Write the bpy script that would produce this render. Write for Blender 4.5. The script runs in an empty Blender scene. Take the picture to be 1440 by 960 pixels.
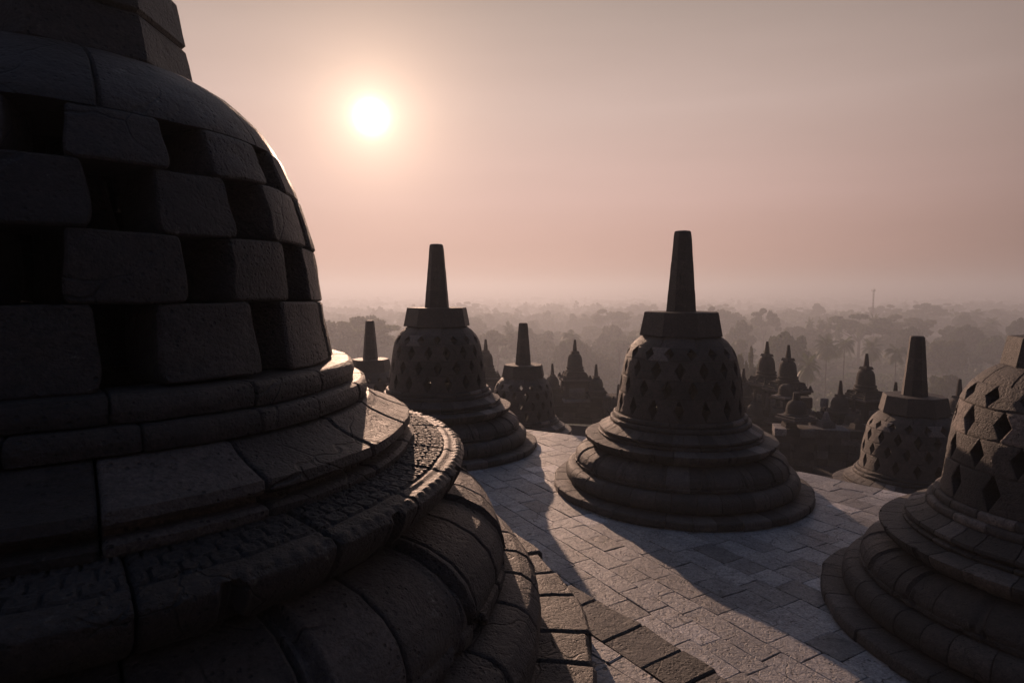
import bpy, math, random
import numpy as np
from mathutils import Vector

PI = math.pi
R = math.radians
random.seed(7)
rng = np.random.default_rng(11)
S = bpy.context.scene
COL = S.collection

# ------------------------------------------------------------------ camera
F_PX, HORIZ, CAM_Z = 880.0, 411.0, 2.953          # focal length and horizon in pixels of the 1440 px wide frame
PITCH = math.atan((480 - HORIZ) / F_PX)
cam_d = bpy.data.cameras.new('camera')
cam = bpy.data.objects.new('camera', cam_d)
COL.objects.link(cam)
cam.location = (0, 0, CAM_Z)
cam.rotation_euler = (PI / 2 - PITCH, 0, 0)
cam_d.sensor_width = 36
cam_d.lens = F_PX / 1440 * 36
cam_d.clip_start = 0.05
cam_d.clip_end = 60000
S.camera = cam

# ------------------------------------------------------------------ sun, sky, exposure
SUN_EL, SUN_AZ = R(14.9), R(12.4)                 # azimuth measured left of straight ahead (+Y)
SUN_DIR = Vector((-math.sin(SUN_AZ) * math.cos(SUN_EL), math.cos(SUN_AZ) * math.cos(SUN_EL), math.sin(SUN_EL)))
sun_d = bpy.data.lights.new('sun', 'SUN')
sun_d.energy = 3.6
sun_d.angle = R(0.6)
sun_d.color = (1.0, 0.64, 0.45)
sun = bpy.data.objects.new('sun', sun_d)
COL.objects.link(sun)
sun.rotation_euler = SUN_DIR.to_track_quat('Z', 'Y').to_euler()

S.view_settings.view_transform = 'Standard'
S.view_settings.look = 'None'
S.view_settings.exposure = 0.0
S.view_settings.gamma = 1.0
S.view_settings.use_curve_mapping = False
S.render.engine = 'CYCLES'
S.cycles.use_denoising = True
S.cycles.max_bounces = 6
S.cycles.diffuse_bounces = 3
S.cycles.glossy_bounces = 2
S.cycles.volume_bounces = 1
S.cycles.sample_clamp_indirect = 6


class NT:
    """small helper around a node tree"""
    def __init__(self, tree):
        self.t = tree
        self.n = tree.nodes
        self.l = tree.links

    def node(self, typ, **kw):
        n = self.n.new(typ)
        for k, v in kw.items():
            setattr(n, k, v)
        return n

    def put(self, sock, v):
        if isinstance(v, bpy.types.NodeSocket):
            self.l.new(v, sock)
        else:
            sock.default_value = v

    def math(self, op, a, b=0.0, c=None, clamp=False):
        n = self.node('ShaderNodeMath', operation=op, use_clamp=clamp)
        self.put(n.inputs[0], a)
        self.put(n.inputs[1], b)
        if c is not None:
            self.put(n.inputs[2], c)
        return n.outputs[0]

    def mix(self, f, a, b, mode='MIX'):
        n = self.node('ShaderNodeMix', data_type='RGBA', blend_type=mode)
        self.put(n.inputs[0], f)
        self.put(n.inputs[6], a if not isinstance(a, tuple) else (*a[:3], 1))
        self.put(n.inputs[7], b if not isinstance(b, tuple) else (*b[:3], 1))
        return n.outputs[2]

    def ramp(self, f, stops, interp='LINEAR'):
        n = self.node('ShaderNodeValToRGB')
        cr = n.color_ramp
        cr.interpolation = interp
        while len(cr.elements) < len(stops):
            cr.elements.new(0.5)
        for e, (p, c) in zip(cr.elements, stops):
            e.position = p
            e.color = (*c, 1) if isinstance(c, tuple) else (c, c, c, 1)
        self.put(n.inputs[0], f)
        return n.outputs[0]

    def noise(self, vec, scale, detail=4, rough=0.55, dist=0.0):
        n = self.node('ShaderNodeTexNoise')
        if vec is not None:
            self.l.new(vec, n.inputs['Vector'])
        n.inputs['Scale'].default_value = scale
        n.inputs['Detail'].default_value = detail
        n.inputs['Roughness'].default_value = rough
        n.inputs['Distortion'].default_value = dist
        return n.outputs[0]

    def maprange(self, v, a, b, c=0.0, d=1.0, smooth=False):
        n = self.node('ShaderNodeMapRange')
        if smooth:
            n.interpolation_type = 'SMOOTHSTEP'
        self.put(n.inputs[0], v)
        for i, x in enumerate((a, b, c, d)):
            n.inputs[i + 1].default_value = x
        return n.outputs[0]


def srgb(r, g, b):
    f = lambda c: c / 255 / 12.92 if c / 255 <= 0.04045 else ((c / 255 + 0.055) / 1.055) ** 2.4
    return (f(r), f(g), f(b))


W = bpy.data.worlds.new('World')
S.world = W
W.use_nodes = True
W.node_tree.nodes.clear()
w = NT(W.node_tree)
geo = w.node('ShaderNodeTexCoord').outputs['Generated']
sep = w.node('ShaderNodeSeparateXYZ')
w.l.new(geo, sep.inputs[0])
Zc = sep.outputs[2]
dotn = w.node('ShaderNodeVectorMath', operation='DOT_PRODUCT')
w.l.new(geo, dotn.inputs[0])
dotn.inputs[1].default_value = SUN_DIR
COS = w.math('MAXIMUM', dotn.outputs['Value'], 0.0)
SKY_K = 1.0
# hazy morning air low in the sky, by elevation: dusty pink on the horizon, grey mauve higher up
low = w.ramp(w.maprange(Zc, -0.02, 0.62),
             [(0.0, srgb(180, 136, 118)), (0.10, srgb(196, 151, 136)), (0.25, srgb(212, 176, 166)), (0.45, srgb(202, 177, 168)),
              (0.72, srgb(160, 146, 138)), (1.0, srgb(92, 94, 104))])
# the air away from the sun is dimmer
hb = w.node('ShaderNodeVectorMath', operation='MULTIPLY')
w.l.new(geo, hb.inputs[0])
hb.inputs[1].default_value = (1.2, 1.2, 9.0)
low = w.mix(1.0, low, w.ramp(w.noise(hb.outputs[0], 1.6, 5, 0.55), [(0.3, (0.965, 0.96, 0.955)), (0.7, (1.035, 1.03, 1.03))]), 'MULTIPLY')
away = w.maprange(dotn.outputs['Value'], 0.22, 1.03, 0.10, 1.0, smooth=True)
low = w.mix(1.0, low, away, 'MULTIPLY')
nish = w.node('ShaderNodeTexSky', sky_type='NISHITA')
nish.sun_disc = False
nish.sun_elevation = SUN_EL
nish.sun_rotation = -SUN_AZ
nish.dust_density = 4.0
nish.air_density = 1.4
nsc = w.mix(1.0, nish.outputs[0], (0.066, 0.078, 0.108), 'MULTIPLY')
base = w.mix(w.maprange(Zc, 0.42, 0.75, 0.0, 0.9, smooth=True), low, nsc)


def glow(power, col):
    g = w.math('POWER', COS, power)
    return w.mix(1.0, col, g, 'MULTIPLY')


tot = base
for pw, c_ in ((5, (0.03, 0.020, 0.014)), (24, (0.10, 0.062, 0.038)), (110, (0.30, 0.19, 0.12)), (520, (0.20, 0.13, 0.08)), (330, (0.25, 0.19, 0.135)), (1500, (0.34, 0.29, 0.23)),
               (8000, (5, 4, 3))):
    tot = w.mix(1.0, tot, glow(pw, c_), 'ADD')
# two thin wisps of cloud under the sun
bg = w.node('ShaderNodeBackground')
w.l.new(tot, bg.inputs[0])
bg.inputs[1].default_value = SKY_K
wo = w.node('ShaderNodeOutputWorld')
w.l.new(bg.outputs[0], wo.inputs[0])
W.cycles.sampling_method = 'MANUAL'
W.cycles.sample_map_resolution = 1024


def ray(px, py):
    """direction (y = 1) through a pixel of the 1440 x 960 photograph"""
    x = (px - 720) / F_PX
    u = (480 - py) / F_PX
    c, s = math.cos(PITCH), math.sin(PITCH)
    d = Vector((x, c + u * s, -s + u * c))
    return d / d.y


def at(px, py, Y):
    return Vector((0, 0, CAM_Z)) + ray(px, py) * Y


# ------------------------------------------------------------------ materials
def stone_mat(name, dark, light, pit=70.0, bump=0.5, rough=0.8, lichen=0.35, warm=(1, 1, 1), spec=0.4, bdist=0.012, pale=1.9):
    m = bpy.data.materials.new(name)
    m.use_nodes = True
    t = NT(m.node_tree)
    bs = m.node_tree.nodes['Principled BSDF']
    oc = t.node('ShaderNodeTexCoord').outputs['Object']
    at_ = t.node('ShaderNodeAttribute', attribute_name='tone').outputs['Fac']
    oi = t.node('ShaderNodeObjectInfo')
    base = t.ramp(at_, [(0.0, tuple(c * 0.62 for c in dark)), (0.35, dark), (0.75, tuple((a + b) / 2 for a, b in zip(dark, light))), (0.93, light),
                        (1.0, tuple(min(1, c * pale) for c in light))])
    big = t.noise(oc, 2.3, 5, 0.62)
    base = t.mix(1.0, base, t.ramp(big, [(0.25, (0.62, 0.62, 0.65)), (0.5, (1, 0.98, 0.95)), (0.78, (1.35, 1.28, 1.2))]), 'MULTIPLY')
    mid = t.noise(oc, 17, 6, 0.7)
    base = t.mix(1.0, base, t.ramp(mid, [(0.3, 0.62), (0.55, 1.0), (0.75, 1.35)]), 'MULTIPLY')
    # black weather streaks
    st = t.noise(oc, 5.0, 6, 0.75, 0.6)
    base = t.mix(t.maprange(st, 0.56, 0.70, 0, 0.75), base, (0.022, 0.020, 0.019))
    # pale lichen
    li = t.noise(oc, 9.0, 8, 0.8, 0.2)
    base = t.mix(t.maprange(li, 0.63, 0.71, 0, lichen), base, (0.36, 0.35, 0.32))
    # open pores of the volcanic stone
    po = t.node('ShaderNodeTexVoronoi', feature='F1')
    t.l.new(oc, po.inputs['Vector'])
    po.inputs['Scale'].default_value = pit * 0.55
    pore = t.math('MULTIPLY', t.maprange(po.outputs['Distance'], 0.16, 0.30, 1, 0, True), t.maprange(t.noise(oc, 7, 3), 0.42, 0.60, 0, 1))
    base = t.mix(t.math('MULTIPLY', pore, 0.8), base, (0.015, 0.014, 0.014))
    fine = t.noise(oc, pit * 1.1, 4, 0.75)
    base = t.mix(1.0, base, t.ramp(fine, [(0.3, 0.55), (0.7, 1.55)]), 'MULTIPLY')
    # hairline cracks
    wv = t.node('ShaderNodeVectorMath', operation='ADD')
    nz = t.node('ShaderNodeTexNoise')
    t.l.new(oc, nz.inputs['Vector'])
    nz.inputs['Scale'].default_value = 4.0
    t.l.new(oc, wv.inputs[0])
    sc_ = t.node('ShaderNodeVectorMath', operation='SCALE')
    t.l.new(nz.outputs['Color'], sc_.inputs[0])
    sc_.inputs['Scale'].default_value = 0.25
    t.l.new(sc_.outputs[0], wv.inputs[1])
    ck = t.node('ShaderNodeTexVoronoi', feature='DISTANCE_TO_EDGE')
    t.l.new(wv.outputs[0], ck.inputs['Vector'])
    ck.inputs['Scale'].default_value = 2.6
    crack = t.math('MULTIPLY', t.maprange(ck.outputs['Distance'], 0.004, 0.014, 1, 0, True), t.maprange(t.noise(oc, 1.7, 2), 0.50, 0.58, 0, 1))
    base = t.mix(t.math('MULTIPLY', crack, 0.7), base, (0.015, 0.014, 0.014))
    t.l.new(base, bs.inputs['Base Color'])
    bs.inputs['Roughness'].default_value = rough
    bs.inputs['Specular IOR Level'].default_value = spec
    vo = t.node('ShaderNodeTexVoronoi', feature='F1')
    t.l.new(oc, vo.inputs['Vector'])
    vo.inputs['Scale'].default_value = pit
    vo.inputs['Randomness'].default_value = 1.0
    pits = t.maprange(vo.outputs['Distance'], 0.05, 0.45, 0, 1, True)
    g1 = t.noise(oc, 11, 10, 0.74)
    g2 = t.noise(oc, pit * 0.8, 5, 0.75)
    chips = t.maprange(t.noise(oc, 15, 5, 0.6, 0.8), 0.36, 0.46, 0, 1, True)
    hgt = t.math('ADD', t.math('MULTIPLY', pits, 0.22), t.math('ADD', t.math('MULTIPLY', g1, 2.2), t.math('MULTIPLY', g2, 0.9)))
    hgt = t.math('ADD', hgt, t.math('MULTIPLY', chips, 0.45))
    hgt = t.math('SUBTRACT', hgt, t.math('ADD', t.math('MULTIPLY', pore, 0.9), t.math('MULTIPLY', crack, 0.9)))
    bp = t.node('ShaderNodeBump')
    bp.inputs['Strength'].default_value = bump
    bp.inputs['Distance'].default_value = bdist
    t.l.new(hgt, bp.inputs['Height'])
    t.l.new(bp.outputs[0], bs.inputs['Normal'])
    return m


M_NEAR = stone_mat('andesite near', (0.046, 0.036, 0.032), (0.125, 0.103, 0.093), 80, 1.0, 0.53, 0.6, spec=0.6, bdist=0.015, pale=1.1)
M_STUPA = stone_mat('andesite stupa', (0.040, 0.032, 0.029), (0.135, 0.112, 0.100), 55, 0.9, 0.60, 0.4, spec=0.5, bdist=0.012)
M_PAVE = stone_mat('andesite paving', (0.27, 0.257, 0.252), (0.45, 0.430, 0.424), 42, 0.8, 0.46, 0.25, spec=0.5, bdist=0.010, pale=1.2)
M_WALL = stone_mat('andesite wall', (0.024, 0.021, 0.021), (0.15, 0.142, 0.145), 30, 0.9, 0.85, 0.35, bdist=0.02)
M_TRIM = stone_mat('andesite coping', (0.06, 0.055, 0.052), (0.30, 0.29, 0.285), 75, 1.0, 0.62, 0.45, spec=0.5, bdist=0.014)


def simple_mat(name, col, rough=0.8, var=0.35, nscale=3.0, trans=0.0):
    m = bpy.data.materials.new(name)
    m.use_nodes = True
    t = NT(m.node_tree)
    bs = m.node_tree.nodes['Principled BSDF']
    oc = t.node('ShaderNodeTexCoord').outputs['Object']
    at_ = t.node('ShaderNodeAttribute', attribute_name='tone').outputs['Fac']
    n = t.noise(oc, nscale, 4)
    k = t.math('ADD', t.math('MULTIPLY', at_, 0.6), t.math('MULTIPLY', n, 0.4))
    lo = tuple(c * (1 - var) for c in col)
    hi = tuple(c * (1 + var) for c in col)
    t.l.new(t.ramp(k, [(0.2, lo), (0.8, hi)]), bs.inputs['Base Color'])
    bs.inputs['Roughness'].default_value = rough
    bs.inputs['Specular IOR Level'].default_value = 0.2
    if trans:
        tr = t.node('ShaderNodeBsdfTranslucent')
        tr.inputs[0].default_value = (col[0] * 1.6, col[1] * 1.9, col[2] * 0.9, 1)
        mx = t.node('ShaderNodeMixShader')
        mx.inputs[0].default_value = trans
        t.l.new(bs.outputs[0], mx.inputs[1])
        t.l.new(tr.outputs[0], mx.inputs[2])
        t.l.new(mx.outputs[0], m.node_tree.nodes['Material Output'].inputs[0])
    return m


M_LEAF = simple_mat('leaf green', (0.055, 0.075, 0.032), 0.6, 0.4, 0.4, 0.25)
M_LEAF2 = simple_mat('leaf olive', (0.085, 0.088, 0.035), 0.6, 0.4, 0.4, 0.25)
M_PALM = simple_mat('palm green', (0.065, 0.085, 0.032), 0.5, 0.4, 0.6, 0.25)
M_BARK = simple_mat('bark', (0.10, 0.085, 0.07), 0.9, 0.3, 2.0)
M_GROUND = simple_mat('valley ground', (0.060, 0.066, 0.036), 0.95, 0.5, 0.02)
M_METAL = simple_mat('mast metal', (0.25, 0.22, 0.21), 0.5, 0.2, 1.0)

# ------------------------------------------------------------------ value noise on points
_P = rng.random((64, 64, 64)).astype(np.float32)


def vnoise(p, sc):
    q = np.asarray(p, dtype=np.float64) * sc + 1000.0
    i = np.floor(q).astype(int)
    f = q - i
    f = f * f * (3 - 2 * f)
    i0 = i & 63
    i1 = (i + 1) & 63
    def g(a, b, c):
        return _P[a, b, c]
    x0, y0, z0 = i0[:, 0], i0[:, 1], i0[:, 2]
    x1, y1, z1 = i1[:, 0], i1[:, 1], i1[:, 2]
    fx, fy, fz = f[:, 0], f[:, 1], f[:, 2]
    c00 = g(x0, y0, z0) * (1 - fx) + g(x1, y0, z0) * fx
    c10 = g(x0, y1, z0) * (1 - fx) + g(x1, y1, z0) * fx
    c01 = g(x0, y0, z1) * (1 - fx) + g(x1, y0, z1) * fx
    c11 = g(x0, y1, z1) * (1 - fx) + g(x1, y1, z1) * fx
    return ((c00 * (1 - fy) + c10 * fy) * (1 - fz) + (c01 * (1 - fy) + c11 * fy) * fz) * 2 - 1


# ------------------------------------------------------------------ mesh builder
class MB:
    def __init__(self):
        self.v, self.f, self.t, self.n = [], [], [], 0

    def add(self, verts, faces, tone=0.5):
        verts = np.asarray(verts, dtype=np.float64).reshape(-1, 3)
        self.v.append(verts)
        n = self.n
        for fc in faces:
            self.f.append(tuple(i + n for i in fc))
        self.t.append(np.full(len(faces), tone) if np.isscalar(tone) else np.asarray(tone))
        self.n += len(verts)

    def rough(self, amp, sc, amp2=0, sc2=1, seed=0.0):
        V = np.vstack(self.v)
        d = np.stack([vnoise(V + seed + k * 17.3, sc) for k in range(3)], 1) * amp
        if amp2:
            d += np.stack([vnoise(V + seed + 5 + k * 13.1, sc2) for k in range(3)], 1) * amp2
        self.v = [V + d]
        return self

    def build(self, name, mat, parent=None, smooth=True, angle=None, loc=None):
        me = bpy.data.meshes.new(name)
        V = np.vstack(self.v)
        if loc is not None:
            V = V - np.array(loc)
        me.from_pydata(V.tolist(), [], self.f)
        T = np.concatenate(self.t)
        a = me.attributes.new('tone', 'FLOAT', 'FACE')
        a.data.foreach_set('value', T.astype(np.float32))
        if smooth:
            me.polygons.foreach_set('use_smooth', np.ones(len(me.polygons), dtype=bool))
            if angle:
                me.set_sharp_from_angle(angle=R(angle))
        me.materials.append(mat)
        me.update()
        o = bpy.data.objects.new(name, me)
        COL.objects.link(o)
        o.parent = parent
        if loc is not None:
            o.location = loc
        return o


def tone():
    x = random.random()
    if x > 0.955:
        return 0.97
    return min(1, max(0, random.gauss(0.42, 0.20)))


def resample(prof, step):
    out = []
    for (a, b) in zip(prof[:-1], prof[1:]):
        L = math.hypot(b[0] - a[0], b[1] - a[1])
        n = max(1, int(math.ceil(L / step)))
        for i in range(n):
            t = i / n
            out.append((a[0] + (b[0] - a[0]) * t, a[1] + (b[1] - a[1]) * t))
    out.append(prof[-1])
    return np.array(out)


def ring_stones(mb, prof, n, rin, seg=8, gap=0.004, bev=0.008, th0=0.0, jit=0.15, disp=None, step=0.05, cx=0, cy=0, thr=None, rjit=0.0, zjit=0.0,
                drop=0.0):
    """stones laid in a ring: the section (r, z) from bottom to top is swept over each stone's angle; every stone is closed"""
    P = resample(prof, step)
    K = len(P)
    # outward normals in the section
    d = np.gradient(P, axis=0)
    d /= np.linalg.norm(d, axis=1)[:, None] + 1e-9
    N = np.stack([d[:, 1], -d[:, 0]], 1)
    if thr is None:
        edges = th0 + np.arange(n + 1) * 2 * PI / n
        full = True
    else:
        edges = np.linspace(thr[0], thr[1], n + 1)
        full = False
    w_ = edges[1] - edges[0]
    j_ = rng.uniform(-jit, jit, n + 1) * w_
    if full:
        j_[-1] = j_[0]
    else:
        j_[0] = j_[-1] = 0
    edges = edges + j_
    v = np.linspace(0, 1, K)
    for k in range(n):
        if drop and random.random() < drop:
            continue
        a, b = edges[k], edges[k + 1]
        rm = P[:, 0].max()
        ga, be = gap / rm, bev / rm
        th = np.concatenate([[a + ga], [a + ga + be], np.linspace(a + ga + be * 2.2, b - ga - be * 2.2, seg + 1), [b - ga - be], [b - ga]])
        J = len(th)
        dr = rng.uniform(-rjit, rjit)
        dz = rng.uniform(-zjit, 0) if zjit else 0
        rr = np.repeat(P[None, :, 0], J, 0) + dr
        zz = np.repeat(P[None, :, 1], J, 0) + dz * v[None, :]
        off = np.zeros((J, K))
        off[0, :] = off[-1, :] = -bev
        off[:, 0] -= bev * 0.5
        off[:, -1] -= bev * 0.5
        if disp is not None:
            TT, VV = np.meshgrid(th, v, indexing='ij')
            off += disp(TT, VV, P)
        rr = rr + off * N[None, :, 0]
        zz = zz + off * N[None, :, 1]
        # back of the stone
        ri = np.full((J, 2), rin)
        zi = np.stack([zz[:, -1], zz[:, 0]], 1)
        rr = np.concatenate([rr, ri], 1)
        zz = np.concatenate([zz, zi], 1)
        Q = K + 2
        X = cx + rr * np.cos(th)[:, None]
        Y = cy + rr * np.sin(th)[:, None]
        V = np.stack([X, Y, zz], -1).reshape(-1, 3)
        F = []
        for j in range(J - 1):
            for q in range(Q):
                q2 = (q + 1) % Q
                F.append((j * Q + q, (j + 1) * Q + q, (j + 1) * Q + q2, j * Q + q2))
        F.append(tuple(range(Q)))
        F.append(tuple((J - 1) * Q + q for q in reversed(range(Q))))
        mb.add(V, F, tone())


def patch_stone(mb, zs, ro, th, thick, thL, thR, m=6, bev=0.01, tn=None):
    """stone of a bell wall: rows at heights zs, outer radius ro(z), left and right edge angles per row"""
    zs = np.asarray(zs)
    n = len(zs)
    u = np.concatenate([[0], [0.03], [0.055], np.linspace(0.14, 0.86, m), [0.945], [0.97], [1]])
    J = len(u)
    TH = thL[:, None] + (thR - thL)[:, None] * u[None, :]
    RO = np.repeat(np.array([ro(z) for z in zs])[:, None], J, 1)
    RO += rng.uniform(-0.005, 0.004)
    o = np.zeros((n, J))
    o[:, 0] = o[:, -1] = -bev
    o[0, :] -= bev * 0.8
    o[-1, :] -= bev * 0.8
    RO = RO + o
    RI = np.repeat(np.array([ro(z) for z in zs])[:, None], J, 1) - thick
    ZZ = np.repeat(zs[:, None], J, 1)
    A = np.stack([RO * np.cos(TH), RO * np.sin(TH), ZZ], -1).reshape(-1, 3)
    B = np.stack([RI * np.cos(TH), RI * np.sin(TH), ZZ], -1).reshape(-1, 3)
    F = []
    h = n * J
    for i in range(n - 1):
        for j in range(J - 1):
            a = i * J + j
            F.append((a, a + 1, a + J + 1, a + J))
            F.append((h + a, h + a + J, h + a + J + 1, h + a + 1))
    for i in range(n - 1):
        a = i * J
        F.append((a, a + J, h + a + J, h + a))
        b = a + J - 1
        F.append((b, h + b, h + b + J, b + J))
    for j in range(J - 1):
        F.append((j, h + j, h + j + 1, j + 1))
        t0 = (n - 1) * J + j
        F.append((t0, t0 + 1, h + t0 + 1, h + t0))
    mb.add(np.vstack([A, B]), F, tone() if tn is None else tn)


def prism(mb, rings, tn=None, caps=True):
    """rings: list of equal-length lists of points, joined; caps closed"""
    n = len(rings[0])
    V = [p for r_ in rings for p in r_]
    F = []
    for i in range(len(rings) - 1):
        for j in range(n):
            k = (j + 1) % n
            F.append((i * n + j, i * n + k, (i + 1) * n + k, (i + 1) * n + j))
    if caps:
        F.append(tuple(reversed(range(n))))
        F.append(tuple((len(rings) - 1) * n + j for j in range(n)))
    mb.add(V, F, tone() if tn is None else tn)


def poly_ring(n, r, z, rot=0.0, cx=0, cy=0):
    return [(cx + r * math.cos(rot + 2 * PI * k / n), cy + r * math.sin(rot + 2 * PI * k / n), z) for k in range(n)]


def tapered(mb, n, r0, r1, z0, z1, rot=0.0, cuts=4, bev=0.012, tn=None, cx=0, cy=0, round_top=0.0):
    rings = [poly_ring(n, r0 - bev, z0, rot, cx, cy), poly_ring(n, r0, z0 + bev, rot, cx, cy)]
    for i in range(1, cuts):
        t = i / cuts
        rings.append(poly_ring(n, r0 + (r1 - r0) * t, z0 + (z1 - z0) * t, rot, cx, cy))
    if round_top:
        rings.append(poly_ring(n, r1, z1 - round_top, rot, cx, cy))
        rings.append(poly_ring(n, r1 * 0.95, z1 - round_top * 0.35, rot, cx, cy))
        rings.append(poly_ring(n, r1 * 0.80, z1, rot, cx, cy))
    else:
        rings.append(poly_ring(n, r1, z1 - bev, rot, cx, cy))
        rings.append(poly_ring(n, r1 - bev, z1, rot, cx, cy))
    prism(mb, rings, tn)


def block(mb, x0, x1, y0, y1, z0, z1, bev=0.012, tn=None, tf=None):
    """a dressed block with worn arrises"""
    b = min(bev, (x1 - x0) * 0.3, (y1 - y0) * 0.3, (z1 - z0) * 0.3)
    def rect(i, z):
        return [(x0 + i, y0 + i, z), (x1 - i, y0 + i, z), (x1 - i, y1 - i, z), (x0 + i, y1 - i, z)]
    rings = [rect(b, z0), rect(0, z0 + b), rect(0, z1 - b), rect(b, z1)]
    if tf:
        rings = [[tf(p) for p in r_] for r_ in rings]
    prism(mb, rings, tn)


def tag(o, label, cat, group=None, kind=None):
    o['label'] = label
    o['category'] = cat
    if group:
        o['group'] = group
    if kind:
        o['kind'] = kind
    return o


def struct(o, kind='structure'):
    o['kind'] = kind
    return o


def empty(name, loc, rz=0.0):
    o = bpy.data.objects.new(name, None)
    COL.objects.link(o)
    o.location = loc
    o.rotation_euler = (0, 0, rz)
    o.empty_display_size = 0.3
    return o


def kids(o):
    return [c for c in bpy.data.objects if c.parent == o]


def copy_tree(o, parent=None):
    c = o.copy()
    COL.objects.link(c)
    if parent is not None:
        c.parent = parent
    for ch in kids(o):
        copy_tree(ch, c)
    return c


def sstep(x, a, b):
    t = np.clip((x - a) / (b - a), 0, 1)
    return t * t * (3 - 2 * t)


# ------------------------------------------------------------------ carved patterns (real relief)
def petal_relief(N, amp, phase=0.0, point=False, gw=0.022, gd=0.014):
    def f(T, Vv, P):
        p = np.abs(((T * N / (2 * PI) + phase) % 1.0) - 0.5)
        v = Vv
        q = np.clip((0.42 - v) / 0.34, 0, 1)
        wv = 0.455 * np.sqrt(np.clip(1 - q ** 2.6, 0, 1))
        if point:
            wv = 0.47 * np.clip((v - 0.03) / 0.55, 0, 1) ** 0.6
        e = wv - p
        h = sstep(e, -0.004, 0.03) * amp
        h += 0.006 * np.exp(-((e - 0.035) / 0.016) ** 2)
        h -= gd * np.exp(-((e + 0.012) / gw) ** 2) * (v > 0.05)
        # pointed leaf showing between two petals
        e2 = p - (0.5 - 0.10 * np.clip((0.50 - v) / 0.45, 0, 1))
        h += amp * 0.7 * sstep(e2, 0.0, 0.02) * (v > 0.06) * (v < 0.5)
        fade = sstep(v, 0.0, 0.06) * sstep(1.0 - v, 0.0, 0.08)
        return h * fade
    return f


def ledge_relief(N, amp, hi):
    # lower 55 % of the section is the rolled petal face, then a beaded lip, then the top with rows of small carved leaves
    big = petal_relief(N, amp * 1.0, 0.25, True)
    def f(T, Vv, P):
        r_, z_ = P[:, 0], P[:, 1]
        s = np.concatenate([[0], np.cumsum(np.hypot(np.diff(r_), np.diff(z_)))])
        k = int(np.argmax(r_))
        s0 = s[k] / s[-1]
        tot_ = s[-1]
        sl = np.interp(Vv, np.linspace(0, 1, len(s)), s)           # metres along the section
        face = big(T, np.clip(Vv / (s0 * 1.05), 0, 1), P) * (Vv < s0)
        h = face
        if hi:
            d = sl - s[k]                                          # metres past the widest point
            bead = (np.cos(T * N * 11) * 0.5 + 0.5) ** 0.7 * 0.006 * np.exp(-((d - 0.012) / 0.016) ** 2)
            lip = 0.007 * np.exp(-((d - 0.055) / 0.010) ** 2)
            row = (d - 0.070) / 0.052
            rid = np.floor(row)
            y = row - rid - 0.5
            x = ((T * N * 7.5 / (2 * PI) + 0.5 * (rid % 2)) % 1.0) - 0.5
            ax, ay = np.abs(x) / 0.5, np.abs(y) / 0.5
            dd = np.maximum(ax, 0.62 * ay + 0.55 * ax)            # pointed hexagon
            cell = sstep(-dd, -0.97, -0.82) * 0.009
            cell -= 0.003 * sstep(-dd, -0.60, -0.48)
            cell += 0.003 * sstep(-dd, -0.36, -0.15)
            fl = (d > 0.072) & (d < (s[-1] - s[k]) - 0.02)
            h = h + bead + lip + cell * fl
        return h
    return f


# sections (r, z) measured from the stupas in the picture, base radius 1.9 m
PR_PLINTH = [(1.885, 0.0), (1.90, 0.02), (1.90, 0.095), (1.885, 0.112), (1.80, 0.118), (1.60, 0.122)]
PR_TORUS = [(1.585, 0.121), (1.635, 0.124), (1.675, 0.142), (1.702, 0.178), (1.712, 0.23), (1.705, 0.285), (1.675, 0.333), (1.635, 0.358), (1.585, 0.366), (1.48, 0.368)]
PR_LOTUS = [(1.505, 0.366), (1.505, 0.384), (1.556, 0.386), (1.558, 0.412), (1.538, 0.418), (1.546, 0.44), (1.545, 0.47), (1.522, 0.525), (1.475, 0.575), (1.40, 0.615),
            (1.31, 0.638), (1.20, 0.646)]
PR_LEDGE = [(1.215, 0.640), (1.285, 0.662), (1.340, 0.695), (1.378, 0.735), (1.398, 0.772), (1.404, 0.800), (1.392, 0.808), (1.30, 0.818), (1.205, 0.830), (1.15, 0.832)]
PR_CORN = [(1.200, 0.822), (1.212, 0.835), (1.216, 0.858), (1.200, 0.866), (1.158, 0.868), (1.156, 0.890), (1.192, 0.893), (1.203, 0.905), (1.198, 0.932),
           (1.17, 0.942), (1.12, 0.962), (1.075, 0.985), (1.045, 1.010), (1.00, 1.014)]
PR_COLB = [(1.018, 1.008), (1.034, 1.018), (1.038, 1.045), (1.030, 1.072), (1.015, 1.080), (0.93, 1.082)]
PR_COLA = [(0.968, 1.078), (0.984, 1.086), (0.988, 1.112), (0.980, 1.142), (0.965, 1.152), (0.86, 1.156)]
BELL_D = [(1.14, 0.940), (1.25, 0.925), (1.45, 0.903), (1.60, 0.887), (1.75, 0.864), (1.90, 0.836), (2.0, 0.812), (2.08, 0.778), (2.15, 0.736), (2.22, 0.680),
          (2.28, 0.610), (2.32, 0.54), (2.34, 0.40)]
BELL_S = [(1.14, 0.915), (1.18, 0.905), (1.30, 0.880), (1.40, 0.868), (1.50, 0.856), (1.60, 0.838), (1.70, 0.812), (1.80, 0.782), (1.90, 0.742), (1.99, 0.688),
          (2.05, 0.632), (2.10, 0.57), (2.145, 0.48), (2.17, 0.40), (2.18, 0.30)]


def rfun(tab):
    zz = [a for a, b in tab]
    rr = [b for a, b in tab]
    return lambda z: float(np.interp(z, zz, rr))


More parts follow.
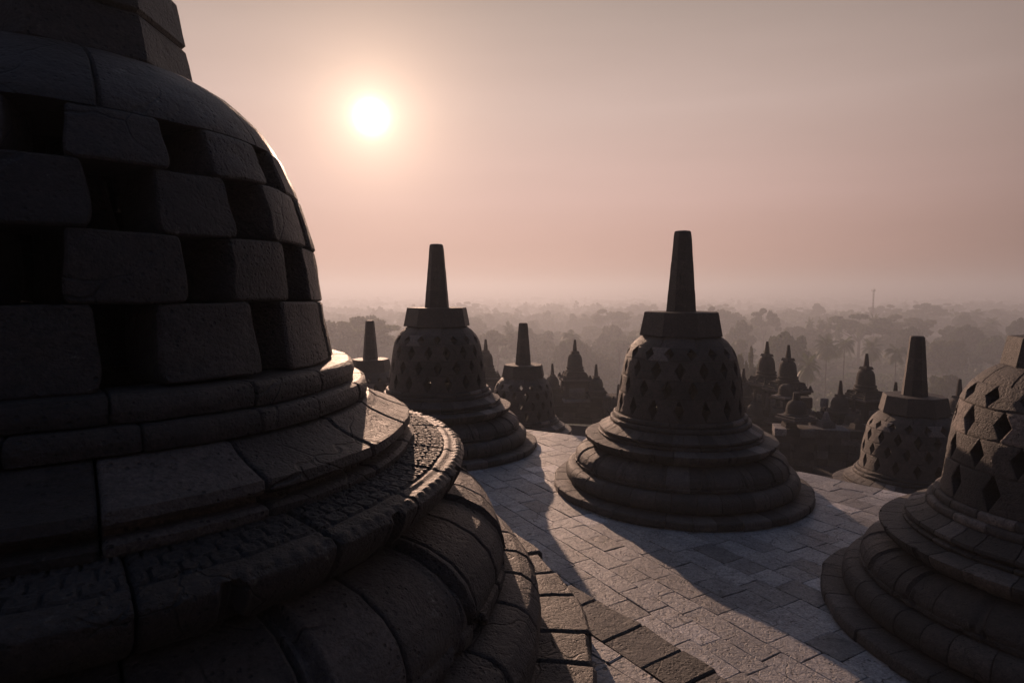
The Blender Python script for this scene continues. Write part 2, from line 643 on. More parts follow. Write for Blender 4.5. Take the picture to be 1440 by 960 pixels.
def stupa_base(root, mat, hi, seed):
    """the mouldings below the bell, each a part"""
    st = 0.011 if hi else 0.03
    sg = 1.0 if not hi else 2.4
    def part(name, prof, n, rin, seg, bev, disp=None, rough=(0.006, 3.0, 0.002, 14), jit=0.2, rj=0.004, step=None):
        m = MB()
        ring_stones(m, prof, n, rin, seg=int(seg * (sg if name != 'lotus_ledge' or not hi else 4.2)), gap=0.004 if hi else 0.003, bev=bev * (1.8 if hi else 1), th0=rng.uniform(0, 1), jit=jit, disp=disp, step=step or st, rjit=rj, zjit=0.004)
        m.rough(*rough, seed=seed)
        return m.build(name, mat, root, angle=50)
    nn = (48, 42, 30, 26, 20) if hi else (36, 40, 30, 30, 36)
    part('plinth', PR_PLINTH, nn[0], 1.45, 4, 0.006, rough=(0.010, 2.5, 0.005, 11), rj=0.012 if not hi else 0.022)
    part('base_moulding', PR_TORUS, nn[1], 1.40, 5, 0.0045, rough=(0.004, 2.5, 0.002, 12), rj=0.003, step=st * 1.3)
    part('lotus_cushion', PR_LOTUS, nn[2], 1.15, 16, 0.003, petal_relief(18, 0.020 if hi else 0.011, gw=0.018 if hi else 0.030), rough=(0.004, 3.0, 0.0015, 14), rj=0.004, step=0.010 if hi else 0.013)
    part('lotus_ledge', PR_LEDGE, nn[3], 1.05, 18 if not hi else 30, 0.004, ledge_relief(18, 0.014 if hi else 0.008, hi), rough=(0.007, 3.0, 0.0025, 16), rj=0.003,
         step=0.0055 if hi else 0.015)
    part('cornice_moulding', PR_CORN, nn[4], 0.93, 7, 0.004, rough=(0.006, 3.5, 0.002, 16), rj=0.002, step=0.014 if hi else 0.02)
    m = MB()
    ring_stones(m, PR_COLB, 22, 0.85, seg=int(6 * sg), gap=0.0025, bev=0.005, th0=0.3, jit=0.2, step=0.02, rjit=0.004)
    ring_stones(m, PR_COLA, 20, 0.80, seg=int(6 * sg), gap=0.0025, bev=0.005, th0=0.1, jit=0.2, step=0.02, rjit=0.004)
    m.rough(0.005, 3.5, 0.003, 14, seed=seed)
    m.build('collar', mat, root, angle=50)


def spire(root, mat, z0, z1, r0, r1, n=8, seed=0.0):
    m = MB()
    cuts_ = [0, rng.uniform(0.26, 0.36), rng.uniform(0.60, 0.72), 1.0]
    for i in range(3):
        a_, b_ = cuts_[i], cuts_[i + 1]
        tapered(m, n, r0 + (r1 - r0) * a_ - 0.002 * i, r0 + (r1 - r0) * b_ - 0.002 * i, z0 - 0.01 + (z1 - z0) * a_ - (0.002 if i else 0), z0 - 0.01 + (z1 - z0) * b_, PI / n,
                cuts=4, bev=0.007, tn=(0.34, 0.44, 0.30)[i], round_top=0.045 if i == 2 else 0.0)
    m.rough(0.006, 2.5, 0.002, 12, seed=seed)
    return m.build('spire', mat, root, angle=28)


# ------------------------------------------------------------------ diamond-pierced stupa
def make_diamond_stupa():
    root = empty('perforated_stupa', (0, 0, 0))
    stupa_base(root, M_STUPA, False, 3.1)
    ro = rfun(BELL_D)
    m = MB()
    rows = [(1.152, 1.458), (1.462, 1.722), (1.726, 1.984), (1.988, 2.170)]
    N = 16
    for i, (z0, z1) in enumerate(rows):
        ph = 0.5 * (i % 2) * 2 * PI / N
        zm = (z0 + z1) / 2 + (0.004 if i else 0.01)
        hh = (z1 - z0) / 2 - 0.012
        wr = 0.070 / ro(zm)
        zs = np.unique(np.round(np.concatenate([np.linspace(z0, z1, 9), [z0 + 0.012, z1 - 0.012, zm]]), 4))
        for k in range(N):
            a = ph + k * 2 * PI / N
            b = a + 2 * PI / N
            j1, j2 = rng.uniform(0.9, 1.1, 2)
            dl = wr * j1 * np.clip(1 - np.abs(zs - zm) / hh, 0, 1)
            dr_ = wr * j2 * np.clip(1 - np.abs(zs - zm) / hh, 0, 1)
            patch_stone(m, zs, ro, None, 0.20, a + 0.0022 + dl, b - 0.0022 - dr_, m=5, bev=0.006)
    # closed crown of the bell
    cap = [(ro(z), z) for z in (2.173, 2.20, 2.23, 2.26, 2.29, 2.315, 2.33)] + [(0.45, 2.338)]
    ring_stones(m, cap, 10, 0.30, seg=8, gap=0.003, bev=0.006, th0=0.2, step=0.03)
    m.rough(0.006, 2.8, 0.002, 13, seed=8.0)
    m.build('bell', M_STUPA, root, angle=40)
    m = MB()
    q = 2 ** 0.5
    tapered(m, 8, 0.640, 0.572, 2.315, 2.664, PI / 8, cuts=6, bev=0.008, tn=0.38)
    m.rough(0.006, 2.0, 0.002, 12, seed=2.0)
    m.build('harmika', M_STUPA, root, angle=28)
    spire(root, M_STUPA, 2.664, 3.873, 0.235, 0.137, 8)
    return root


UPZ, MIDZ, LOWZ, PLATZ = 1.54, 0.0, -1.78, -3.35
O = Vector((-9.35, -4.44, 0))                       # middle of the monument

# ------------------------------------------------------------------ near stupa with square openings
def make_square_stupa():
    root = empty('latticed_stupa', (0, 0, 0))
    stupa_base(root, M_NEAR, True, 1.7)
    ro = rfun(BELL_S)
    m = MB()
    N = 13
    per = 360 / N
    rows = [(1.158, 1.376, -33.6, 18.2), (1.379, 1.575, -47.6, 17.8), (1.578, 1.764, -33.2, 17.2), (1.767, 1.915, -46.8, 18.2)]
    for i, (z0, z1, c0, wd) in enumerate(rows):
        for k in range(N):
            c = R(c0 + per * k)
            back = 20 < (math.degrees(c) % 360) < 235
            c += 0 if back else R(rng.uniform(-0.7, 0.7))
            h = R(27.5 / 2 if back else wd / 2 + rng.uniform(-0.9, 0.9))  # far-side blocks widened to shut out sky and keep the bell dark inside
            zs = np.linspace(z0, z1, 9)
            zs = np.concatenate([[z0], [z0 + 0.007], [z0 + 0.013], zs[1:-1], [z1 - 0.013], [z1 - 0.007], [z1]])
            u = (zs - z0) / (z1 - z0) * 2 - 1
            rd = 0.012 * np.abs(u) ** 8 / ro(z0) + R(0.25) * np.sin(u * 3 + k)
            patch_stone(m, zs, ro, None, 0.27, c - h + rd, c + h - rd, m=8, bev=0.008)
    cap = [(ro(z), z) for z in (1.92, 1.96, 2.0, 2.04, 2.08, 2.11, 2.14, 2.16)] + [(0.30, 2.178)]
    ring_stones(m, cap, 9, 0.22, seg=12, gap=0.003, bev=0.008, th0=R(-47.9), jit=0.03, step=0.025, rjit=0.006)
    m.rough(0.008, 3.2, 0.003, 15, seed=4.0)
    m.build('bell', M_NEAR, root, angle=45)
    m = MB()
    for k in range(1):
        tapered(m, 8, 0.425, 0.395, 2.165, 2.33, R(-22.0), cuts=3, bev=0.010, tn=0.3)
        tapered(m, 8, 0.396, 0.372, 2.334, 2.50, R(-22.0), cuts=3, bev=0.012, tn=0.4)
    m.rough(0.007, 2.2, 0.003, 12, seed=6.0)
    m.build('harmika', M_NEAR, root, angle=28)
    spire(root, M_NEAR, 2.50, 3.62, 0.20, 0.12, 8)
    return root


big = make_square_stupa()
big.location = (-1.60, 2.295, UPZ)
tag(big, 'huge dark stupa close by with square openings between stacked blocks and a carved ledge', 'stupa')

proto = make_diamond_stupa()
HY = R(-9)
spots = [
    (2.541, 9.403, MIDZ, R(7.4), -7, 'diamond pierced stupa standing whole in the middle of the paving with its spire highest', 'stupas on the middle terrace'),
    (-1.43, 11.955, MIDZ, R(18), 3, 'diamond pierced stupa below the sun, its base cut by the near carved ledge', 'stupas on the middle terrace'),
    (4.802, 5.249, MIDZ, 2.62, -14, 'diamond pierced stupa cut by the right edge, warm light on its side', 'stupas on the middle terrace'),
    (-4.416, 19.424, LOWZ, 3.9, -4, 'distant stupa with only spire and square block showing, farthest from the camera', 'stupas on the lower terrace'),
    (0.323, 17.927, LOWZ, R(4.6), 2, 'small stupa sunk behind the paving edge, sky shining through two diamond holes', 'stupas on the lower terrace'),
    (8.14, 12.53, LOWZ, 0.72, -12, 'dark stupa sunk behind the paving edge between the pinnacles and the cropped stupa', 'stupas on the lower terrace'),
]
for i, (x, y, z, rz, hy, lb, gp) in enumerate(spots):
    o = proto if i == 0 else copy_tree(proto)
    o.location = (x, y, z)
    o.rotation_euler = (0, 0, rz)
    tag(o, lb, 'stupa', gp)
    for c in kids(o):
        if c.name.startswith(('harmika', 'spire')):
            c.rotation_euler = (0, 0, -rz + HY + R(hy))
            if i == 2:      # this one carries a slighter block
                c.scale = (0.88, 0.88, 0.965)


def lathe(mb, prof, n=16, tn=None, cx=0, cy=0):
    rings = [poly_ring(n, r_, z_, 0.1, cx, cy) for r_, z_ in prof]
    prism(mb, rings, tn)


def sq(mb, a, z0, z1, b=None, bev=0.02, tn=None, cx=0, cy=0):
    b = a if b is None else b
    tapered(mb, 4, a * 2 ** 0.5, b * 2 ** 0.5, z0, z1, PI / 4, cuts=1, bev=bev, tn=tn, cx=cx, cy=cy)


# ------------------------------------------------------------------ unseen seated figures, added inside the bells to darken their openings
def seated_statue():
    J = [  # x, y, z, radius x, radius y  (pelvis first, figure faces -Y)
        (0, 0, 0.16, .20, .17), (0, 0, 0.34, .17, .13), (0, 0, 0.54, .20, .13), (0, 0, 0.70, .13, .10), (0, 0, 0.77, .06, .06), (0, -.01, 0.86, .085, .09),
        (0, -.01, 0.97, .085, .09), (0, 0, 1.06, .04, .04),
        (.17, 0, 0.66, .075, .07), (.27, -.03, 0.44, .06, .06), (.20, -.17, 0.28, .048, .048), (.06, -.22, 0.25, .045, .035),
        (-.17, 0, 0.66, .075, .07), (-.27, -.03, 0.44, .06, .06), (-.20, -.17, 0.28, .048, .048), (-.06, -.22, 0.25, .045, .035),
        (.20, -.04, 0.13, .13, .11), (.44, -.14, 0.12, .10, .09), (.20, -.30, 0.10, .075, .07), (-.04, -.31, 0.11, .06, .05),
        (-.20, -.04, 0.13, .13, .11), (-.44, -.14, 0.12, .10, .09), (-.20, -.27, 0.17, .07, .065), (.06, -.25, 0.18, .055, .05)]
    E_ = [(0, 1), (1, 2), (2, 3), (3, 4), (4, 5), (5, 6), (6, 7), (3, 8), (8, 9), (9, 10), (10, 11), (3, 12), (12, 13), (13, 14), (14, 15),
          (0, 16), (16, 17), (17, 18), (18, 19), (0, 20), (20, 21), (21, 22), (22, 23)]
    me = bpy.data.meshes.new('added_statue')
    me.from_pydata([j[:3] for j in J], E_, [])
    o = bpy.data.objects.new('added_statue', me)
    COL.objects.link(o)
    o.modifiers.new('skin', 'SKIN')
    for v_, j in zip(me.skin_vertices[0].data if me.skin_vertices else [], J):
        v_.radius = j[3:5]
    if not me.skin_vertices:
        bpy.context.view_layer.objects.active = o
        bpy.ops.mesh.customdata_skin_add() if hasattr(bpy.ops.mesh, 'customdata_skin_add') else None
        for v_, j in zip(me.skin_vertices[0].data, J):
            v_.radius = j[3:5]
    me.skin_vertices[0].data[0].use_root = True
    o.modifiers.new('sub', 'SUBSURF').levels = 2
    dg = bpy.context.evaluated_depsgraph_get()
    nm = bpy.data.meshes.new_from_object(o.evaluated_get(dg))
    o.modifiers.clear()
    o.data = nm
    nm.materials.clear()
    nm.materials.append(M_STUPA)
    nm.polygons.foreach_set('use_smooth', np.ones(len(nm.polygons), dtype=bool))
    a = nm.attributes.new('tone', 'FLOAT', 'FACE')
    a.data.foreach_set('value', np.full(len(nm.polygons), 0.3, dtype=np.float32))
    m = MB()
    lathe(m, [(0.56, -0.30), (0.58, -0.2), (0.54, -0.12), (0.57, -0.05), (0.55, 0.0)], 28, 0.3)
    m.build('lotus_seat', M_STUPA, o, angle=40)
    return o


def place_statue(o, x, y, z, sc, rz, label):
    o.location = (x, y, z)
    o.scale = (sc, sc, sc)
    o.rotation_euler = (0, 0, rz)
    tag(o, label, 'added_statue', 'added seated figures inside the stupas')


# ------------------------------------------------------------------ paving
def clip_half(poly, n, d):
    """keep the part of a convex polygon where p.n <= d"""
    out = []
    for i in range(len(poly)):
        a, b = poly[i], poly[(i + 1) % len(poly)]
        da, db = a[0] * n[0] + a[1] * n[1] - d, b[0] * n[0] + b[1] * n[1] - d
        if da <= 0:
            out.append(a)
        if (da < 0 < db) or (db < 0 < da):
            t = da / (da - db)
            out.append((a[0] + (b[0] - a[0]) * t, a[1] + (b[1] - a[1]) * t))
    return out


def slab(mb, poly, z, th, bev=0.007, tn=None, tilt=0.0):
    n = len(poly)
    cx = sum(p[0] for p in poly) / n
    cy = sum(p[1] for p in poly) / n
    tx, ty = rng.uniform(-tilt, tilt, 2)
    def rg(b, zz):
        out = []
        for p in poly:
            dx, dy = p[0] - cx, p[1] - cy
            L = math.hypot(dx, dy) + 1e-6
            k = max(0, L - b * 1.3) / L
            out.append((cx + dx * k, cy + dy * k, zz + (dx * tx + dy * ty)))
        return out
    prism(mb, [rg(0, z - th), rg(0, z - bev), rg(bev, z)], tn)


def pave(name, z, r0, r1, box, ang, roww, mat, th=0.10, lens=(0.30, 0.56)):
    mb = MB()
    c, s = math.cos(ang), math.sin(ang)
    u0, u1, v0, v1 = box
    v = v0
    while v < v1:
        rw = roww * rng.uniform(0.80, 1.2)
        u = u0 + rng.uniform(0, 0.6)
        while u < u1:
            L = rng.uniform(*lens)
            g = 0.0022
            p = [(u + g, v + g), (u + L - g, v + g), (u + L - g, v + rw - g), (u + g, v + rw - g)]
            j = rng.uniform(-0.006, 0.006, (4, 2))
            p = [(a + e[0], b + e[1]) for (a, b), e in zip(p, j)]
            pp = []
            for q0, q1 in zip(p, p[1:] + p[:1]):
                pp.append((q0[0] * 0.97 + q1[0] * 0.03, q0[1] * 0.97 + q1[1] * 0.03))
                for tt in (0.3, 0.6):
                    e = rng.uniform(-0.0045, 0.0045, 2)
                    pp.append((q0[0] + (q1[0] - q0[0]) * tt + e[0], q0[1] + (q1[1] - q0[1]) * tt + e[1]))
                pp.append((q0[0] * 0.03 + q1[0] * 0.97, q0[1] * 0.03 + q1[1] * 0.97))
            p = pp
            P = [(a * c - b * s, a * s + b * c) for a, b in p]
            mx = sum(q[0] for q in P) / len(P) - O.x
            my = sum(q[1] for q in P) / len(P) - O.y
            rr = math.hypot(mx, my)
            if r0 - 0.4 < rr < r1 + 0.4:
                nn = (mx / rr, my / rr)
                dd = nn[0] * O.x + nn[1] * O.y
                P = clip_half(P, nn, dd + r1)
                if len(P) > 2:
                    P = clip_half(P, (-nn[0], -nn[1]), -(dd + r0))
                if len(P) > 2:
                    slab(mb, P, z + rng.uniform(-0.004, 0.002), th, bev=0.004, tilt=0.004)
            u += L
        v += rw
    mb.rough(0.004, 2.0, 0.0015, 9)
    o = mb.build(name, mat, None, smooth=True, angle=25)
    return struct(o)


ANG = R(-60)
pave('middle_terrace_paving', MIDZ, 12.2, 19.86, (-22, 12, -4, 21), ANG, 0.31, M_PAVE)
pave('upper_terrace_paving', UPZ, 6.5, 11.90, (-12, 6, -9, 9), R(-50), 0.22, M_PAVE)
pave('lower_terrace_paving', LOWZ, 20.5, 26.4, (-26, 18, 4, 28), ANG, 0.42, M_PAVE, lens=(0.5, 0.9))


def disc_sheet(name, r0, r1, z, mat, n=96):
    mb = MB()
    V, F = [], []
    for k in range(n + 1):
        a = 2 * PI * k / n
        V += [(O.x + r0 * math.cos(a), O.y + r0 * math.sin(a), z), (O.x + r1 * math.cos(a), O.y + r1 * math.sin(a), z)]
    for k in range(n):
        F.append((2 * k, 2 * k + 1, 2 * k + 3, 2 * k + 2))
    mb.add(V, F, 0.1)
    return struct(mb.build(name, mat, None, smooth=False))


# dark bedding under the joints
disc_sheet('upper_terrace_ground', 0.5, 12.0, UPZ - 0.05, M_WALL)
disc_sheet('middle_terrace_ground', 11.9, 20.2, MIDZ - 0.05, M_WALL)
disc_sheet('lower_terrace_ground', 20.0, 26.7, LOWZ - 0.05, M_WALL)


def retaining(name, label, r, ztop, zbot, a0, a1, cw, cope_w, cope_seg, courses, cope_mat):
    root = empty(name, (O.x, O.y, zbot))
    tag(root, label, 'wall')
    arc = (a1 - a0) * r
    m = MB()
    hc = (ztop - 0.13 - zbot) / courses
    for i in range(courses):
        z0 = zbot + i * hc
        bulge = 0.06 if i == 0 else (0.03 if i == courses - 1 else 0.0)
        pr = [(r - 0.08 + bulge, z0 + 0.003), (r - 0.075 + bulge, z0 + hc * 0.5), (r - 0.08 + bulge, z0 + hc - 0.003)]
        ring_stones(m, pr, max(4, int(arc / cw)), r - 0.5, seg=2, gap=0.003, bev=0.008, thr=(a0, a1), jit=0.2, step=0.1, rjit=0.01)
    m.rough(0.006, 2.0, 0.003, 10)
    m.v = [np.vstack(m.v) - np.array([0, 0, zbot])]
    m.build('wall_face', M_WALL, root, angle=40)
    m = MB()
    pr = [(r - 0.02, ztop - 0.13), (r, ztop - 0.115), (r, ztop - 0.02), (r - 0.015, ztop), (r - cope_w, ztop + 0.002)]
    ring_stones(m, pr, max(4, int(arc / cope_seg)), r - cope_w, seg=5, gap=0.004, bev=0.006, thr=(a0, a1), jit=0.28, step=0.06, rjit=0.014, zjit=0.006)
    m.rough(0.010, 2.2, 0.005, 9)
    m.v = [np.vstack(m.v) - np.array([0, 0, zbot])]
    m.build('coping', cope_mat, root, angle=40)
    return root


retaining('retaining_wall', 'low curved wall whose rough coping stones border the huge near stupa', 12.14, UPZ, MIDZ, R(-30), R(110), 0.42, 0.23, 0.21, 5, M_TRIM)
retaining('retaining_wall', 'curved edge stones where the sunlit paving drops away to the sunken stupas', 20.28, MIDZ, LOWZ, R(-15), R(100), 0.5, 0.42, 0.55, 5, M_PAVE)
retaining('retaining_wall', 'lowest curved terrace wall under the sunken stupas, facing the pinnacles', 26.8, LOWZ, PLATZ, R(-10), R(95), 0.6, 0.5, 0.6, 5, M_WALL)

# the square platform round the circular terraces
mb = MB()
N_ = 64
c0 = (O.x, O.y)
V = []
for k in range(N_ + 1):
    a = 2 * PI * k / N_
    V.append((c0[0] + 26.5 * math.cos(a), c0[1] + 26.5 * math.sin(a), PLATZ))
    V.append((c0[0] + 36.0 * math.cos(a), c0[1] + 36.0 * math.sin(a), PLATZ))
mb.add(V, [(2 * k, 2 * k + 1, 2 * k + 3, 2 * k + 2) for k in range(N_)], 0.3)
struct(mb.build('platform_paving', M_WALL, None, smooth=False))


# ------------------------------------------------------------------ balustrade walls with pinnacles
def masonry(mb, p0, p1, z0, z1, th=0.7, cl=0.55, ch=0.27, cornice=True):
    """courses of dressed blocks between two plan points"""
    p0, p1 = Vector(p0), Vector(p1)
    d = p1 - p0
    L = d.length
    d.normalize()
    nrm = Vector((-d.y, d.x))
    n = max(1, round((z1 - z0) / ch))
    hc = (z1 - z0) / n
    def tf(p):
        q = p0 + d * p[0] + nrm * p[1]
        return (q.x, q.y, p[2])
    for i in range(n):
        za, zb = z0 + i * hc, z0 + (i + 1) * hc
        out = 0.0
        if cornice:
            if i == n - 1:
                out = 0.12
            elif i == n - 2:
                out = 0.06
            elif i == 0:
                out = 0.10
            elif i == n // 2:
                out = 0.07
        u = 0.0
        while u < L - 1e-3:
            l = min(rng.uniform(0.6, 1.35) * cl, L - u)
            if L - u - l < 0.15:
                l = L - u
            o2 = out + rng.uniform(-0.015, 0.02)
            block(mb, u + 0.002, u + l - 0.002, -th / 2 - o2, th / 2 + o2, za + 0.002, zb - 0.002, bev=0.018, tn=min(1, max(0, rng.normal(0.42, 0.3))), tf=tf)
            u += l
    for u in np.arange(0.35, L - 0.2, 1.25):
        z = z0 + 2 * hc
        while z < z1 - 2.2 * hc:
            h_ = min(rng.uniform(0.22, 0.34), z1 - 1.9 * hc - z)
            o_ = rng.uniform(0.08, 0.13)
            block(mb, u - 0.17, u + 0.17, -th / 2 - o_, -th / 2 + 0.1, z + 0.002, z + h_ - 0.002, bev=0.018, tn=min(1, max(0, rng.normal(0.5, 0.3))), tf=tf)
            z += h_


def wall_run(label, pts, z0, z1, group=None, th=0.8, crest=True):
    mb = MB()
    for a, b in zip(pts[:-1], pts[1:]):
        masonry(mb, a, b, z0, z1, th)
    if crest:
        for a, b in zip(pts[:-1], pts[1:]):
            L = math.hypot(b[0] - a[0], b[1] - a[1])
            for q in np.arange(0.5, L - 0.2, 1.05):
                t_ = q / L
                x_, y_ = a[0] + (b[0] - a[0]) * t_, a[1] + (b[1] - a[1]) * t_
                if rng.random() < 0.25:
                    continue
                k_ = rng.uniform(0.75, 1.15)
                sq(mb, 0.24 * k_, z1 - 0.01, z1 + 0.22 * k_, 0.21 * k_, 0.03, cx=x_, cy=y_)
                tapered(mb, 6, 0.17 * k_, 0.07 * k_, z1 + 0.22 * k_, z1 + (0.42 + 0.2 * rng.random()) * k_, 0, cuts=2, bev=0.02, cx=x_, cy=y_)
    mb.rough(0.012, 1.6, 0.006, 7)
    o = mb.build('balustrade_wall', M_WALL, None, angle=35, loc=(pts[0][0], pts[0][1], z0))
    return tag(o, label, 'wall', group)


def px_plan(px, Y):
    return ((px - 720) / F_PX * Y, Y)


def make_tower():
    """niche tower of the gallery wall: body, stepped eaves with corner ornaments, bell and spire; total height 3.0"""
    root = empty('gallery_tower', (0, 0, 0))
    m = MB()
    for i, (a, z0, z1) in enumerate(((0.66, 0, 0.14), (0.60, 0.143, 0.24), (0.53, 0.243, 0.46), (0.52, 0.463, 0.68), (0.53, 0.683, 0.88), (0.58, 0.883, 0.96))):
        sq(m, a, z0, z1, bev=0.02)
    for sx, sy in ((-1, -1), (1, -1), (1, 1), (-1, 1)):      # corner pilasters
        sq(m, 0.10, 0.24, 0.90, bev=0.015, cx=sx * 0.50, cy=sy * 0.50)
    m.rough(0.014, 1.8, 0.006, 8)
    m.build('body', M_WALL, root, angle=35)
    m = MB()
    for a, z0, z1 in ((0.66, 0.963, 1.04), (0.72, 1.043, 1.13), (0.64, 1.133, 1.20), (0.55, 1.203, 1.29), (0.50, 1.293, 1.36), (0.46, 1.363, 1.44)):
        sq(m, a, z0, z1, bev=0.025)
    for sx in (-1, 0, 1):
        for sy in (-1, 0, 1):
            if sx == 0 and sy == 0:
                continue
            h = 0.20 if (sx and sy) else 0.15
            tapered(m, 5, 0.10, 0.03, 1.125, 1.125 + h, rng.uniform(0, 1), cuts=2, bev=0.015, cx=sx * 0.63, cy=sy * 0.63)
            tapered(m, 5, 0.07, 0.02, 1.285, 1.285 + h * 0.7, rng.uniform(0, 1), cuts=2, bev=0.012, cx=sx * 0.47, cy=sy * 0.47)
    m.rough(0.02, 2.5, 0.01, 8)
    m.build('eaves', M_WALL, root, angle=35)
    m = MB()
    lathe(m, [(0.44, 1.44), (0.47, 1.47), (0.45, 1.52), (0.39, 1.55), (0.43, 1.60), (0.42, 1.65), (0.375, 1.68), (0.37, 1.80), (0.355, 1.98), (0.33, 2.14), (0.28, 2.25),
              (0.20, 2.32), (0.15, 2.34)], 18, 0.4)
    sq(m, 0.20, 2.33, 2.45, 0.17, 0.012)
    m.rough(0.010, 2.5, 0.005, 8)
    m.build('bell', M_WALL, root, angle=35)
    m = MB()
    tapered(m, 8, 0.115, 0.055, 2.445, 3.0, 0, cuts=5, bev=0.01, tn=0.3, round_top=0.03)
    m.rough(0.006, 2.5)
    m.build('spire', M_WALL, root, angle=30)
    return root


def make_pinnacle():
    """small stupa finial sitting on the wall; total height 1.6"""
    root = empty('wall_pinnacle', (0, 0, 0))
    m = MB()
    for a, z0, z1 in ((0.46, 0, 0.13), (0.40, 0.132, 0.24), (0.46, 0.242, 0.33), (0.40, 0.332, 0.40)):
        sq(m, a, z0, z1, bev=0.02)
    m.rough(0.012, 2.0, 0.006, 8)
    m.build('pedestal', M_WALL, root, angle=35)
    m = MB()
    lathe(m, [(0.40, 0.40), (0.42, 0.43), (0.40, 0.47), (0.35, 0.49), (0.345, 0.56), (0.335, 0.68), (0.30, 0.80), (0.25, 0.88), (0.17, 0.94), (0.12, 0.96)], 18, 0.4)
    sq(m, 0.155, 0.95, 1.03, 0.14, 0.01)
    m.rough(0.008, 2.5, 0.004, 8)
    m.build('bell', M_WALL, root, angle=35)
    m = MB()
    tapered(m, 8, 0.10, 0.05, 1.035, 1.6, 0, cuts=4, bev=0.01, tn=0.3, round_top=0.03)
    m.rough(0.005, 2.5)
    m.build('spire', M_WALL, root, angle=30)
    return root


st0 = seated_statue()
place_statue(st0, 2.541, 9.403, MIDZ + 1.18, 1.05, R(140), 'added seated stone figure darkening the openings of the central pierced stupa')
place_statue(copy_tree(st0), -1.43, 11.955, MIDZ + 1.18, 1.05, R(160), 'added seated stone figure darkening the openings of the pierced stupa below the sun')
place_statue(copy_tree(st0), 4.802, 5.249, MIDZ + 1.18, 1.05, R(120), 'added seated stone figure darkening the openings of the cropped pierced stupa')
place_statue(copy_tree(st0), 8.14, 12.53, LOWZ + 1.18, 1.05, R(120), 'added seated stone figure darkening the openings of the sunken stupa near the pinnacles')
place_statue(copy_tree(st0), -1.60, 2.295, UPZ + 1.18, 0.92, R(140), 'added seated stone figure darkening the openings of the huge near stupa')
tower0, pin0 = make_tower(), make_pinnacle()
used = {'t': False, 'p': False}


def place(kind, px, ytip, Y, sc, label, rz=0.1, yb=None):
    """tip of the spire at pixel (px, ytip) at distance Y"""
    H0 = 3.0 if kind == 't' else 1.6
    src = tower0 if kind == 't' else pin0
    o = src if not used[kind] else copy_tree(src)
    used[kind] = True
    p = at(px, ytip, Y)
    o.location = (p.x, p.y, p.z - H0 * sc)
    o.rotation_euler = (0, 0, rz)
    o.scale = (sc, sc, sc)
    tag(o, label, 'tower' if kind == 't' else 'pinnacle', 'spired towers along the gallery wall' if kind == 't' else 'small pinnacles on the gallery wall')
    return o


place('t', 808.5, 477.5, 30, 0.98, 'spired tower in the gap left of the central stupa, small pinnacles on both sides', 0.12)
place('t', 683, 477, 31, 0.98, 'spired tower peeping out right beside the stupa below the sun', 0.1)
place('t', 1079, 480, 28.5, 1.02, 'left one of the two close tall towers right of the central stupa', 0.35)
place('t', 1109, 485, 27, 1.02, 'tall tower next to the palm, right one of a close pair', 0.35)
place('t', 1219, 497, 25, 0.95, 'spired tower standing between the palms and the dark sunken stupa', 0.3)
place('p', 777, 511, 30.5, 0.95, 'small pinnacle between the sunken stupa and the lone left tower', 0.1)
place('p', 838.5, 512, 29.5, 1.0, 'small pinnacle immediately right of the lone left tower', 0.1)
place('p', 870, 540, 28, 0.95, 'low pinnacle just touching the left outline of the central stupa', 0.1)
place('p', 1046, 518, 28, 1.1, 'pinnacle just touching the right outline of the central stupa', 0.2)
place('p', 1182.5, 535, 24.5, 0.98, 'small pinnacle immediately left of the tower by the dark sunken stupa', 0.3)
place('p', 1260, 537, 24, 0.9, 'small pinnacle tip behind the block of the dark sunken stupa', 0.3)
place('p', 1062, 548, 26.8, 0.95, 'short pinnacle in front of the left one of the paired towers', 0.3)
place('p', 1094, 553, 25.8, 0.95, 'short pinnacle between and in front of the paired towers', 0.3)
place('p', 1201, 560, 23.6, 0.9, 'short pinnacle in front of the tower by the dark sunken stupa', 0.3)
place('p', 1160, 572, 23.3, 0.8, 'lowest pinnacle on the wall just left of the tower by the dark sunken stupa', 0.3)
place('p', 1350, 533, 24, 1.15, 'pinnacle half hidden by the lit bell of the cropped stupa', 0.3)


# pieces without their spires on the nearer corner
def stump(px, ytop, Y, sc, label, with_neck):
    root = empty('broken_pinnacle', (0, 0, 0))
    m = MB()
    for a, z0, z1 in ((0.62, 0, 0.12), (0.55, 0.122, 0.22)):
        sq(m, a, z0, z1, bev=0.02)
    m.rough(0.012, 2.0, 0.006, 8)
    m.build('pedestal', M_WALL, root, angle=35)
    m = MB()
    lathe(m, [(0.50, 0.22), (0.52, 0.25), (0.48, 0.29), (0.44, 0.31), (0.43, 0.40), (0.42, 0.55), (0.38, 0.70), (0.31, 0.80), (0.20, 0.86), (0.16, 0.87)], 18, 0.4)
    if with_neck:
        tapered(m, 8, 0.17, 0.14, 0.86, 1.20, 0, cuts=3, bev=0.02, tn=0.4)
    m.rough(0.014, 2.5, 0.008, 8)
    m.build('bell', M_WALL, root, angle=35)
    p = at(px, ytop, Y)
    root.location = (p.x, p.y, p.z - (1.2 if with_neck else 0.87) * sc)
    root.scale = (sc, sc, sc)
    root.rotation_euler = (0, 0, 0.3)
    return tag(root, label, 'pinnacle')


stump(1120.5, 552, 22.0, 0.82, 'bell shaped stump with a broken neck on the nearest corner of the wall', True)
stump(1106, 540, 24.5, 0.70, 'low rounded stump without spire in front of the paired towers', False)

